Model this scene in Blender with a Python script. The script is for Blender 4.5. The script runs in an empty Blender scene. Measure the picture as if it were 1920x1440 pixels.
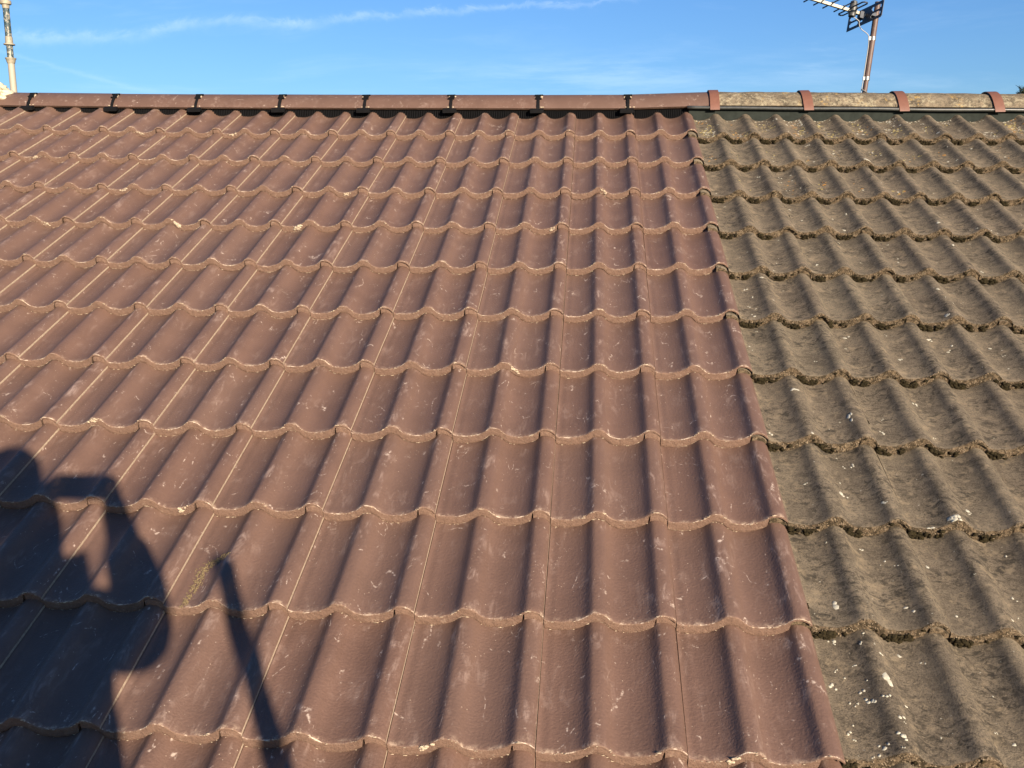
import bpy, bmesh, math, random
import numpy as np
from mathutils import Vector, Matrix, noise

random.seed(7)
rng = np.random.RandomState(11)
scene = bpy.context.scene
COL = scene.collection

# ------------------------------------------------------------------ camera
CAM = Vector((-0.492089, -5.101152, -0.445030))
RW = [[0.9961118527, 0.0878992393, -0.0059076761],
      [0.0112374790, -0.1932858349, -0.9810781340],
      [-0.0873778918, 0.9771971704, -0.1935220770]]
cam_d = bpy.data.cameras.new('camera')
cam = bpy.data.objects.new('camera', cam_d)
COL.objects.link(cam)
rgt, dwn, fwd = (Vector(r).normalized() for r in RW)
cam.matrix_world = Matrix(((rgt.x, -dwn.x, -fwd.x, CAM.x), (rgt.y, -dwn.y, -fwd.y, CAM.y),
                           (rgt.z, -dwn.z, -fwd.z, CAM.z), (0, 0, 0, 1)))
cam_d.sensor_width = 36.0
cam_d.lens = 1750 / 1920 * 36
cam_d.clip_start = 0.005
cam_d.clip_end = 3000
scene.camera = cam

# ------------------------------------------------------------------ light
LIGHT = Vector((-0.50245, 0.82305, -0.26482)).normalized()   # way the sunlight travels
SUN_EL = math.asin(-LIGHT.z)
SUN_ROT = math.atan2(-LIGHT.x, -LIGHT.y)
SKY_STRENGTH = 0.05
sun_d = bpy.data.lights.new('sun', 'SUN')
sun_d.energy = 5.0
sun_d.angle = math.radians(0.55)
sun_d.color = (1.0, 0.84, 0.655)
sun = bpy.data.objects.new('sun', sun_d)
sun.rotation_euler = LIGHT.to_track_quat('-Z', 'Y').to_euler()
sun.location = (5, -12, 8)
COL.objects.link(sun)
scene.view_settings.view_transform = 'Standard'
scene.view_settings.look = 'None'
scene.view_settings.gamma = 1
scene.view_settings.use_curve_mapping = False
scene.view_settings.exposure = 1.30


class NT:
    """small helper for node trees"""
    def __init__(self, tree):
        self.t = tree; self.n = tree.nodes; self.l = tree.links; self.n.clear()

    def node(self, typ, **kw):
        nd = self.n.new(typ)
        for k, v in kw.items():
            if k == 'ins':
                for a, b in v.items():
                    self.put(nd.inputs[a], b)
            else:
                setattr(nd, k, v)
        return nd

    def put(self, sock, v):
        if isinstance(v, bpy.types.NodeSocket):
            self.l.new(v, sock)
        else:
            if hasattr(sock.default_value, '__len__') and not hasattr(v, '__len__'):
                sock.default_value = [v] * len(sock.default_value)
            elif hasattr(sock.default_value, '__len__') and len(sock.default_value) == 4 and len(v) == 3:
                sock.default_value = (*v, 1)
            else:
                sock.default_value = v

    def math(self, op, a, b=0.0, c=0.0, clamp=False):
        nd = self.n.new('ShaderNodeMath'); nd.operation = op; nd.use_clamp = clamp
        for s, v in zip(nd.inputs, (a, b, c)):
            self.put(s, v)
        return nd.outputs[0]

    def vmath(self, op, a, b=(0, 0, 0)):
        nd = self.n.new('ShaderNodeVectorMath'); nd.operation = op
        self.put(nd.inputs[0], a); self.put(nd.inputs[1], b)
        return nd.outputs[0]

    def noise(self, vec, scale, detail=3, rough=0.5, dist=0.0, out='Fac'):
        nd = self.node('ShaderNodeTexNoise', ins={'Vector': vec, 'Scale': scale, 'Detail': detail,
                                                  'Roughness': rough, 'Distortion': dist})
        return nd.outputs[0 if out == 'Fac' else 1]

    def step(self, v, lo, hi, a=0.0, b=1.0, smooth=True):
        nd = self.node('ShaderNodeMapRange', ins={'Value': v, 'From Min': lo, 'From Max': hi, 'To Min': a, 'To Max': b})
        nd.interpolation_type = 'SMOOTHSTEP' if smooth else 'LINEAR'
        return nd.outputs[0]

    def mix(self, f, a, b, mode='MIX'):
        nd = self.n.new('ShaderNodeMix'); nd.data_type = 'RGBA'; nd.blend_type = mode
        self.put(nd.inputs[0], f)
        self.put(nd.inputs[6], a); self.put(nd.inputs[7], b)
        return nd.outputs[2]

    def mapping(self, vec, scale=(1, 1, 1), rot=(0, 0, 0)):
        nd = self.node('ShaderNodeMapping', ins={'Vector': vec, 'Scale': scale, 'Rotation': rot})
        return nd.outputs[0]


# ------------------------------------------------------------------ sky
world = bpy.data.worlds.new('World')
scene.world = world
world.use_nodes = True
w = NT(world.node_tree)
sky = w.node('ShaderNodeTexSky')
sky.sky_type = 'NISHITA'; sky.sun_disc = False
sky.sun_elevation = SUN_EL; sky.sun_rotation = SUN_ROT
sky.altitude = 60; sky.air_density = 1.15; sky.dust_density = 0.25; sky.ozone_density = 3.2
geo = w.node('ShaderNodeTexCoord').outputs['Generated']
sep = w.node('ShaderNodeSeparateXYZ', ins={0: geo})
dx, dy, dz = sep.outputs
dyc = w.math('MAXIMUM', dy, 0.05)
U = w.math('DIVIDE', dx, dyc)
V = w.math('DIVIDE', dz, dyc)
front = w.step(dy, 0.05, 0.35)
flat = w.node('ShaderNodeCombineXYZ', ins={0: U, 1: V, 2: 0.0}).outputs[0]
# a contrail that wind has bent: its height over the horizon against bearing
fc = w.node('ShaderNodeFloatCurve')
pts = [(-0.72, .178), (-0.619, .1747), (-0.566, .1715), (-0.50, .1723), (-0.4416, .1807), (-0.3778, .1855), (-0.31, .1795),
       (-0.2586, .1845), (-0.1859, .1883), (-0.0925, .1925), (-0.0223, .1935), (0.01, .1951), (0.28, .205)]
cm = fc.mapping.curves[0]
for k, (a, b) in enumerate(pts):
    x, y = a + 0.72, (b - 0.15) * 10
    if k == 0: cm.points[0].location = (x, y)
    elif k == len(pts) - 1: cm.points[1].location = (1, y)
    else: cm.points.new(x, y)
fc.mapping.update()
w.put(fc.inputs['Value'], w.math('ADD', U, 0.72, clamp=True))
v0 = w.math('ADD', w.math('DIVIDE', fc.outputs[0], 10.0), 0.15)
wob = w.noise(w.mapping(flat, (1, 1.6, 1)), 26, 6, 0.72, 0.6)
wid = w.step(U, -0.62, 0.03, 0.0062, 0.0022)
dv = w.math('SUBTRACT', w.math('SUBTRACT', V, v0), w.math('MULTIPLY', w.math('SUBTRACT', wob, 0.5), 0.022))
g = w.math('EXPONENT', w.math('MULTIPLY', w.math('POWER', w.math('ABSOLUTE', w.math('DIVIDE', dv, wid)), 2.0), -1.0))
along = w.noise(w.mapping(flat, (9, 9, 1)), 3.0, 4, 0.6)
g = w.math('MULTIPLY', g, w.step(along, 0.30, 0.72, 0.35, 1.0))
g = w.math('MULTIPLY', g, w.step(U, 0.0, 0.06, 1.0, 0.0))
g = w.math('MULTIPLY', g, w.math('MULTIPLY', w.step(wob, 0.25, 0.75, 0.5, 1.4), 0.155))
# a second faint one sloping down
v1 = w.math('MULTIPLY_ADD', U, -0.285, -0.0215)
d1 = w.math('SUBTRACT', w.math('SUBTRACT', V, v1), w.math('MULTIPLY', w.math('SUBTRACT', wob, 0.5), 0.009))
g1 = w.math('EXPONENT', w.math('MULTIPLY', w.math('POWER', w.math('ABSOLUTE', w.math('DIVIDE', d1, 0.0022)), 2.0), -1.0))
g1 = w.math('MULTIPLY', w.math('MULTIPLY', g1, w.step(U, -0.42, -0.52, 0.0, 1.0)), 0.05)
# thin cirrus veil
ci = w.noise(w.mapping(flat, (2.2, 15, 1), (0, 0, -0.12)), 1.9, 6, 0.62, 0.5)
ci = w.math('MULTIPLY', w.step(ci, 0.50, 0.85), w.step(V, 0.10, 0.30, 1.0, 0.25))
pa = w.math('MULTIPLY', w.math('EXPONENT', w.math('MULTIPLY', w.math('POWER', w.math('ABSOLUTE', w.math('DIVIDE', w.math('SUBTRACT', U, 0.02), 0.17)), 2.0), -1.0)),
            w.math('EXPONENT', w.math('MULTIPLY', w.math('POWER', w.math('ABSOLUTE', w.math('DIVIDE', w.math('SUBTRACT', V, 0.124), 0.022)), 2.0), -1.0)))
pa = w.math('MULTIPLY', pa, w.step(w.noise(w.mapping(flat, (3, 22, 1), (0, 0, -0.1)), 2.2, 6, 0.65), 0.35, 0.7))
veil = w.math('ADD', w.math('MULTIPLY', ci, 0.13), w.math('MULTIPLY', pa, 0.15))
tot = w.math('MULTIPLY', w.math('ADD', w.math('ADD', g, g1), veil), front)
skyc = w.mix(1.0, sky.outputs[0], (0.60, 0.865, 1.28), 'MULTIPLY')
col = w.mix(tot, skyc, (11.0, 12.2, 13.0))
bg = w.node('ShaderNodeBackground', ins={'Color': col, 'Strength': SKY_STRENGTH})
w.l.new(bg.outputs[0], w.node('ShaderNodeOutputWorld').inputs[0])

# ------------------------------------------------------------------ materials
MATS = {}
ALB = 0.80      # one tuned reflectance scale for the concrete surfaces


def new_mat(name):
    m = bpy.data.materials.new(name); m.use_nodes = True
    t = NT(m.node_tree)
    b = t.node('ShaderNodeBsdfPrincipled')
    t.l.new(b.outputs[0], t.node('ShaderNodeOutputMaterial').inputs[0])
    MATS[name] = m
    return m, t, b


def bump(t, h, strength, dist, normal=None):
    nd = t.node('ShaderNodeBump', ins={'Height': h, 'Strength': strength, 'Distance': dist})
    if normal is not None: t.l.new(normal, nd.inputs['Normal'])
    return nd.outputs[0]


def tile_coords(t):
    oc = t.node('ShaderNodeTexCoord').outputs['Object']
    rnd = t.node('ShaderNodeObjectInfo').outputs['Random']
    off = t.node('ShaderNodeCombineXYZ', ins={0: t.math('MULTIPLY', rnd, 37.0), 1: t.math('MULTIPLY', rnd, 91.0), 2: rnd}).outputs[0]
    return oc, t.vmath('ADD', oc, off), rnd


# smooth painted concrete of the new tiles
def mat_new_tile(name='new_tile_paint', ridge=False):
    m, t, b = new_mat(name)
    oc, vc, rnd = tile_coords(t)
    sx = t.node('ShaderNodeSeparateXYZ', ins={0: oc})
    y = sx.outputs[1]
    big = t.noise(vc, 9, 4, 0.6)
    base = t.mix(t.step(big, 0.35, 0.7), (0.154, 0.090, 0.065), (0.124, 0.072, 0.052))
    base = t.mix(t.math('MULTIPLY', rnd, 0.45), base, (0.150, 0.096, 0.073))
    fine = t.noise(vc, 260, 3, 0.7)
    base = t.mix(t.step(fine, 0.30, 0.75, 0.0, 0.35), base, (0.20, 0.115, 0.086))
    # chalky scuffs, in streaks down the slope
    st = t.noise(t.mapping(vc, (30, 9, 30), (0, 0, 0.15)), 1.3, 7, 0.72, 0.8)
    patch = t.noise(vc, 11, 3, 0.55)
    sc = t.math('MULTIPLY', t.step(st, 0.47, 0.70), t.step(patch, 0.45, 0.62))
    def hump(x0): return t.step(t.math('ABSOLUTE', t.math('SUBTRACT', sx.outputs[0], x0)), 0.006, 0.038, 1.0, 0.0)
    wear = t.math('ADD', 0.42, t.math('MULTIPLY', t.math('MAXIMUM', hump(0.112), hump(0.262)), 0.75))    # boots and hands rub the rolls
    sc = t.math('MULTIPLY', sc, wear)
    base = t.mix(t.math('MULTIPLY', sc, 0.58), base, (0.43, 0.315, 0.26))
    # thin curling scratches
    def scratch(scale, seedrot, width, lo, hi):
        n1 = t.noise(t.mapping(vc, (1.0, 0.55, 1), (0, 0, seedrot)), scale, 2, 0.45, 1.1)
        ln = t.step(t.math('ABSOLUTE', t.math('SUBTRACT', n1, 0.5)), 0.0, width, 1.0, 0.0)
        mk = t.step(t.noise(t.mapping(vc, (1, 1, 1), (0, 0, seedrot + 1)), 19, 4, 0.7), lo, hi)
        br = t.step(t.noise(vc, 120, 2, 0.6), 0.42, 0.6)
        return t.math('MULTIPLY', t.math('MULTIPLY', ln, mk), br)
    s = t.math('MAXIMUM', scratch(7, 0.5, 0.012, 0.53, 0.62), scratch(13, 2.0, 0.014, 0.56, 0.66))
    base = t.mix(t.math('MULTIPLY', s, 0.75), base, (0.62, 0.50, 0.41))
    # specks of cement
    vo = t.node('ShaderNodeTexVoronoi', ins={'Vector': vc, 'Scale': 85}).outputs
    spk = t.math('MULTIPLY', t.step(vo['Distance'], 0.06, 0.13, 1.0, 0.0), t.step(t.noise(vc, 16, 2), 0.52, 0.62))
    base = t.mix(t.math('MULTIPLY', spk, 0.8), base, (0.55, 0.43, 0.32))
    # efflorescence along the lower lip
    lip = t.step(y, 0.0, 0.020, 1.0, 0.0)
    ef = t.math('MULTIPLY', t.math('POWER', lip, 1.3), t.step(t.noise(vc, 42, 6, 0.75), 0.47, 0.66))
    ef2 = t.math('MULTIPLY', t.step(y, 0.0, 0.055, 1.0, 0.0), t.math('MULTIPLY', t.step(t.noise(t.mapping(vc, (1, .45, 1)), 60, 6, 0.8), 0.56, 0.72), t.step(patch, .45, .62)))
    ef = t.math('MAXIMUM', ef, ef2)
    base = t.mix(t.math('MULTIPLY', ef, 0.0 if ridge else 0.8), base, (0.50, 0.375, 0.27))
    # even reflectance scale over the whole tile, a little lower on the ridge
    t.put(b.inputs['Base Color'], t.mix(1.0, base, (ALB,) * 3 if not ridge else (ALB * .86,) * 3, 'MULTIPLY'))
    t.put(b.inputs['Roughness'], t.math('ADD', t.step(fine, 0.3, 0.7, 0.46, 0.60), t.math('MULTIPLY', sc, 0.2)))
    b.inputs['Specular IOR Level'].default_value = 0.36
    n = bump(t, t.noise(vc, 150, 3, 0.55), 0.7, 0.0017)
    n = bump(t, t.noise(vc, 430, 2, 0.5), 0.5, 0.0008, n)
    t.put(b.inputs['Normal'], n)
    return m


def mat_nose(name, c1, c2, c3, pit=1.0, chalk=0.7):
    m, t, b = new_mat(name)
    oc, vc, rnd = tile_coords(t)
    n = t.noise(vc, 130, 5, 0.7)
    base = t.mix(t.step(n, 0.30, 0.72), c1, c2)
    pits = t.step(t.noise(vc, 330, 3, 0.65), 0.30, 0.42, 1.0, 0.0)
    base = t.mix(t.math('MULTIPLY', pits, 0.65), base, (c1[0] * .35, c1[1] * .35, c1[2] * .35))
    if name.startswith('old'):
        ms = t.step(t.noise(vc, 75, 5, 0.8), 0.47, 0.54)
        base = t.mix(t.math('MULTIPLY', ms, 0.85), base, (0.035, 0.026, 0.014))
    ch = t.step(t.noise(t.vmath('ADD', vc, (3, 1, 7)), 30 if 'rim' in name else 55, 5, 0.75), 0.50 if 'rim' in name else 0.56, 0.64 if 'rim' in name else 0.72)
    base = t.mix(t.math('MULTIPLY', ch, chalk), base, c3)
    t.put(b.inputs['Base Color'], t.mix(1.0, base, (ALB,) * 3, 'MULTIPLY'))
    b.inputs['Roughness'].default_value = 0.92
    b.inputs['Specular IOR Level'].default_value = 0.2
    h = t.math('ADD', t.noise(vc, 240, 4, 0.7), t.math('MULTIPLY', t.noise(vc, 70, 3, 0.6), 1.3))
    t.put(b.inputs['Normal'], bump(t, h, 0.9, 0.0022 * pit))
    return m


def mat_old_tile(name='old_tile_weathered', ridge=False):
    m, t, b = new_mat(name)
    oc, vc, rnd = tile_coords(t)
    big = t.noise(vc, 7, 5, 0.65)
    base = t.mix(t.step(big, 0.32, 0.70), (0.245, 0.200, 0.138), (0.150, 0.123, 0.086))
    base = t.mix(t.math('MULTIPLY', rnd, 0.35), base, (0.19, 0.145, 0.105))
    # granules
    gr = t.noise(vc, 230, 5, 0.85)
    base = t.mix(t.step(gr, 0.36, 0.50, 0.85, 0.0), base, (0.045, 0.036, 0.025))
    base = t.mix(t.step(gr, 0.55, 0.72, 0.0, 0.65), base, (0.40, 0.325, 0.22))
    # black algae in smeared streaks across the slope
    al = t.noise(t.mapping(vc, (1.0, 1.6, 1), (0, 0, 0.35)), 34, 6, 0.72, 1.0)
    alp = t.noise(vc, 8, 3, 0.6)
    a = t.math('MULTIPLY', t.step(al, 0.46, 0.60), t.step(alp, 0.38, 0.62, 0.3, 1.0))
    base = t.mix(t.math('MULTIPLY', a, 0.82), base, (0.038, 0.033, 0.025))
    # pale mineral bloom
    pb = t.math('MULTIPLY', t.step(t.noise(vc, 26, 6, 0.75), 0.50, 0.68), 0.60)
    base = t.mix(pb, base, (0.36, 0.28, 0.18))
    vo = t.node('ShaderNodeTexVoronoi', ins={'Vector': t.vmath('ADD', vc, t.vmath('MULTIPLY', t.noise(vc, 60, 3, .6, out='Color'), (.02, .02, .02))), 'Scale': 46 if not ridge else 60}).outputs
    spk = t.math('MULTIPLY', t.step(vo['Distance'], 0.05, 0.12, 1.0, 0.0), t.step(t.noise(vc, 12, 2), 0.55 if not ridge else 0.42, 0.60))
    base = t.mix(t.math('MULTIPLY', spk, 0.85), base, (0.46, 0.43, 0.34))
    if ridge:
        li = t.math('MULTIPLY', t.step(t.noise(vc, 48, 6, 0.75), 0.49, 0.55), t.step(t.noise(vc, 11, 3), 0.38, 0.54))
        base = t.mix(t.math('MULTIPLY', li, 0.42), base, (0.52, 0.46, 0.31))
        li = t.math('MULTIPLY', t.step(t.noise(t.vmath('ADD', vc, (9, 3, 1)), 40, 6, 0.75), 0.55, 0.62), t.step(t.noise(t.vmath('ADD', vc, (5, 7, 1)), 9, 3), 0.50, 0.60))
        base = t.mix(t.math('MULTIPLY', li, 0.8), base, (0.46, 0.30, 0.095))
    t.put(b.inputs['Base Color'], t.mix(1.0, base, (ALB,) * 3, 'MULTIPLY'))
    b.inputs['Roughness'].default_value = 0.93
    b.inputs['Specular IOR Level'].default_value = 0.18
    n = bump(t, t.noise(vc, 95, 6, 0.75), 0.8, 0.0032)
    n = bump(t, t.noise(vc, 380, 3, 0.7), 0.9, 0.0018, n)
    t.put(b.inputs['Normal'], n)
    return m


def mat_simple(name, c, rough=0.6, metal=0.0, var=0.25, nscale=60, bumpd=0.0006, spec=0.5, c2=None, lo=.4, hi=.65):
    m, t, b = new_mat(name)
    c = tuple(x * .84 for x in c); c2 = tuple(x * .84 for x in c2) if c2 else None
    oc = t.node('ShaderNodeTexCoord').outputs['Object']
    n = t.noise(oc, nscale, 5, 0.65)
    c2 = c2 or tuple(x * (1 - var) for x in c)
    t.put(b.inputs['Base Color'], t.mix(t.step(n, lo, hi), c, c2))
    b.inputs['Roughness'].default_value = rough
    b.inputs['Metallic'].default_value = metal
    b.inputs['Specular IOR Level'].default_value = spec
    t.put(b.inputs['Normal'], bump(t, t.noise(oc, nscale * 3, 3, 0.6), 0.5, bumpd))
    return m


M_NEW = mat_new_tile()
M_NRIDGE = mat_new_tile('new_ridge_paint', True)
M_NOSE = mat_nose('new_tile_raw_lip', (0.196, 0.122, 0.087), (0.150, 0.091, 0.065), (0.36, 0.27, 0.20), 1.3, 0.45)
M_SIDE = mat_nose('new_tile_cut_edge', (0.46, 0.365, 0.265), (0.28, 0.205, 0.145), (0.56, 0.46, 0.35), 0.5, 0.5)
M_RIM = mat_nose('new_tile_bloomed_rim', (0.19, 0.115, 0.083), (0.23, 0.15, 0.105), (0.66, 0.54, 0.42), 0.8, 0.9)
M_OLD = mat_old_tile()
M_ONOSE = mat_nose('old_tile_crumbling_lip', (0.205, 0.150, 0.092), (0.085, 0.058, 0.036), (0.34, 0.27, 0.175), 2.6, 0.6)
M_ORIDGE = mat_old_tile('old_ridge_weathered', True)
M_BLACK = mat_simple('black_plastic', (0.007, 0.007, 0.008), 0.75, var=0.3, spec=0.12)
M_STRAP = mat_simple('terracotta_plastic', (0.175, 0.075, 0.048), 0.55, var=0.12)
M_CABLE = mat_simple('grey_cable', (0.055, 0.058, 0.054), 0.32, var=0.3)
M_FLASH = mat_simple('grey_flashing', (0.026, 0.031, 0.027), 0.9, spec=0.08, var=0.25, nscale=30)
M_UNDER = mat_simple('light_block_sheet', (0.03, 0.028, 0.026), 0.9)
M_MORTAR = mat_simple('cream_mortar', (0.62, 0.55, 0.38), 0.95, var=0.2, nscale=90, bumpd=0.003)
M_CRUMB = mat_simple('cement_crumb', (0.50, 0.40, 0.28), 0.95, var=0.3, nscale=200, bumpd=0.001)
M_MOSS = mat_simple('dark_moss', (0.034, 0.026, 0.012), 0.98, nscale=230, bumpd=0.003, spec=0.1, c2=(0.012, 0.010, 0.006))
M_LW = mat_simple('white_lichen', (0.50, 0.47, 0.37), 0.95, var=0.3, nscale=300, bumpd=0.0012, spec=0.2, c2=(0.42, 0.40, 0.30), lo=.5, hi=.75)
M_LY = mat_simple('yellow_lichen', (0.40, 0.30, 0.10), 0.95, nscale=300, bumpd=0.0012, spec=0.2, c2=(0.40, 0.36, 0.18))
M_LO = mat_simple('orange_lichen', (0.40, 0.20, 0.05), 0.95, nscale=300, bumpd=0.0012, spec=0.2, c2=(0.40, 0.24, 0.09))
M_OLIVE = mat_simple('olive_crumbs', (0.215, 0.160, 0.085), 0.95, nscale=250, bumpd=0.001, spec=0.2, c2=(0.12, 0.09, 0.05))

# ------------------------------------------------------------------ object helpers
def link(name, me, mats, parent=None, mw=None):
    o = bpy.data.objects.new(name, me)
    COL.objects.link(o)
    if mats and not me.materials:
        for m in mats: me.materials.append(m)
    if parent is not None: o.parent = parent
    if mw is not None: o.matrix_local = mw
    return o


def tag(o, label=None, cat=None, group=None, kind=None):
    if label: o['label'] = label
    if cat: o['category'] = cat
    if group: o['group'] = group
    if kind: o['kind'] = kind
    return o


def thing(name, loc, label, cat, group=None):
    o = bpy.data.objects.new(name, None); COL.objects.link(o); o.location = loc
    o.empty_display_size = 0.1
    return tag(o, label, cat, group)


def mesh(name, vs, fs, mi=None, smooth=True):
    me = bpy.data.meshes.new(name)
    me.from_pydata([tuple(v) for v in vs], [], fs)
    if mi is not None: me.polygons.foreach_set('material_index', mi)
    me.polygons.foreach_set('use_smooth', [smooth] * len(me.polygons))
    me.update()
    return me


def box_vf(c, sx, sy, sz, M=None):
    vs = [Vector((c[0] + a * sx / 2, c[1] + b * sy / 2, c[2] + d * sz / 2)) for a in (-1, 1) for b in (-1, 1) for d in (-1, 1)]
    if M is not None: vs = [M @ v for v in vs]
    fs = [(0, 1, 3, 2), (4, 6, 7, 5), (0, 4, 5, 1), (2, 3, 7, 6), (0, 2, 6, 4), (1, 5, 7, 3)]
    return vs, fs


class MB:
    def __init__(self): self.v = []; self.f = []; self.m = []

    def add(self, vf, mi=0):
        vs, fs = vf; k = len(self.v)
        self.v += [Vector(v) for v in vs]; self.f += [tuple(i + k for i in f) for f in fs]; self.m += [mi] * len(fs)
        return self

    def box(self, c, sx, sy, sz, M=None, mi=0): return self.add(box_vf(c, sx, sy, sz, M), mi)

    def tube(self, path, r, n=12, cap=True, mi=0):
        path = [Vector(p) for p in path]
        rs = r if isinstance(r, (list, tuple)) else [r] * len(path)
        k = len(self.v); up = None
        for i, p in enumerate(path):
            d = (path[min(i + 1, len(path) - 1)] - path[max(i - 1, 0)]).normalized()
            if up is None:
                up = Vector((0, 0, 1)) if abs(d.z) < 0.9 else Vector((1, 0, 0))
            a = d.cross(up).normalized(); b = a.cross(d).normalized(); up = b
            for q in range(n):
                an = 2 * math.pi * q / n
                self.v.append(p + (a * math.cos(an) + b * math.sin(an)) * rs[i])
        for i in range(len(path) - 1):
            for q in range(n):
                q2 = (q + 1) % n
                self.f.append((k + i * n + q, k + i * n + q2, k + (i + 1) * n + q2, k + (i + 1) * n + q)); self.m.append(mi)
        if cap:
            self.f.append(tuple(k + q for q in range(n))[::-1]); self.m.append(mi)
            e = k + (len(path) - 1) * n
            self.f.append(tuple(e + q for q in range(n))); self.m.append(mi)
        return self

    def build(self, name, mats, parent=None, smooth=False, mw=None, bevel=0, auto=False):
        me = mesh(name, self.v, self.f, self.m, smooth)
        bm = bmesh.new(); bm.from_mesh(me); bmesh.ops.recalc_face_normals(bm, faces=bm.faces); bm.to_mesh(me); bm.free()
        if auto:
            me.polygons.foreach_set('use_smooth', [True] * len(me.polygons))
            me.set_sharp_from_angle(angle=math.radians(40))
        o = link(name, me, mats if isinstance(mats, (list, tuple)) else [mats], parent, mw)
        if bevel:
            md = o.modifiers.new('bevel', 'BEVEL'); md.width = bevel; md.segments = 2
        return o


# ------------------------------------------------------------------ the shape of the roof
PITCH = math.radians(24)
RX = Matrix.Rotation(PITCH, 4, 'X')
G = 0.3413056            # gauge of the courses
AC = [0.04270528, -0.01041802, 0.01574477, 0.00438829, 0.00867148, -0.02337873, -0.00341005, 0.00759725, -0.01161405, -0.02900631]


def surf(x, j, old):
    """point of course line j (counted down from the ridge) in roof coordinates: the rafters sag a little"""
    y = -j * G
    X = x / 3; Y = (y + 2) / 2
    z = AC[0] * X * X + AC[1] * X * Y + AC[2] * Y * Y + AC[3] * X * X * Y
    if x > 0: z += AC[5] * x + AC[6] * x * x + AC[7] * x * Y
    y += AC[4] * Y * Y
    if old: y += AC[8] + AC[9] * Y
    return Vector((x, y, z))


def make_profile(tab, sig):
    ts = np.array([a for a, _ in tab] + [1.0]); hs = np.array([b for _, b in tab] + [tab[0][1]])
    N = 600
    g = np.interp(np.arange(N) / N, ts, hs)
    k = np.arange(-60, 61); ker = np.exp(-(k / (sig * N)) ** 2 / 2); ker /= ker.sum()
    g = np.convolve(np.r_[g[-60:], g, g[:60]], ker, 'same')[60:-60]
    g = (g - g.min()) / (g.max() - g.min())

    def f(x):
        t = ((x + 0.036) / 0.15) % 1.0 * N
        a = int(t) % N; b = (a + 1) % N; u = t - int(t)
        return float(g[a] * (1 - u) + g[b] * u)
    return f


P_NEW = make_profile([(0, 1), (.05, .99), (.10, .95), (.15, .86), (.19, .71), (.23, .48), (.27, .29), (.32, .15), (.38, .06), (.44, .01), (.50, 0),
                      (.58, .03), (.65, .09), (.73, .20), (.80, .345), (.855, .505), (.90, .69), (.945, .88), (.975, .97)], 0.014)
P_OLD = make_profile([(0, 1), (.05, .985), (.10, .93), (.15, .81), (.20, .60), (.25, .37), (.30, .19), (.36, .08), (.43, .015), (.50, 0),
                      (.58, .03), (.66, .11), (.74, .24), (.82, .43), (.885, .67), (.94, .89)], 0.015)
AMP = {False: 0.0300, True: 0.0310}
THK = {False: 0.0258, True: 0.0290}
TILT = {o_: math.atan((THK[o_] + 0.0006) / G) for o_ in (False, True)}


def ss(a, b, x):
    t = min(max((x - a) / (b - a), 0), 1); return t * t * (3 - 2 * t)


def top_z(x, old):
    """height of a tile's painted face, tile-local x from its left joint"""
    p = P_OLD if old else P_NEW
    z = AMP[old] * (p(x) - p(0.0))
    return z - (0.0035 if old else 0.0058) * (1 - ss(0.0, 0.028, x))


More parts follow.
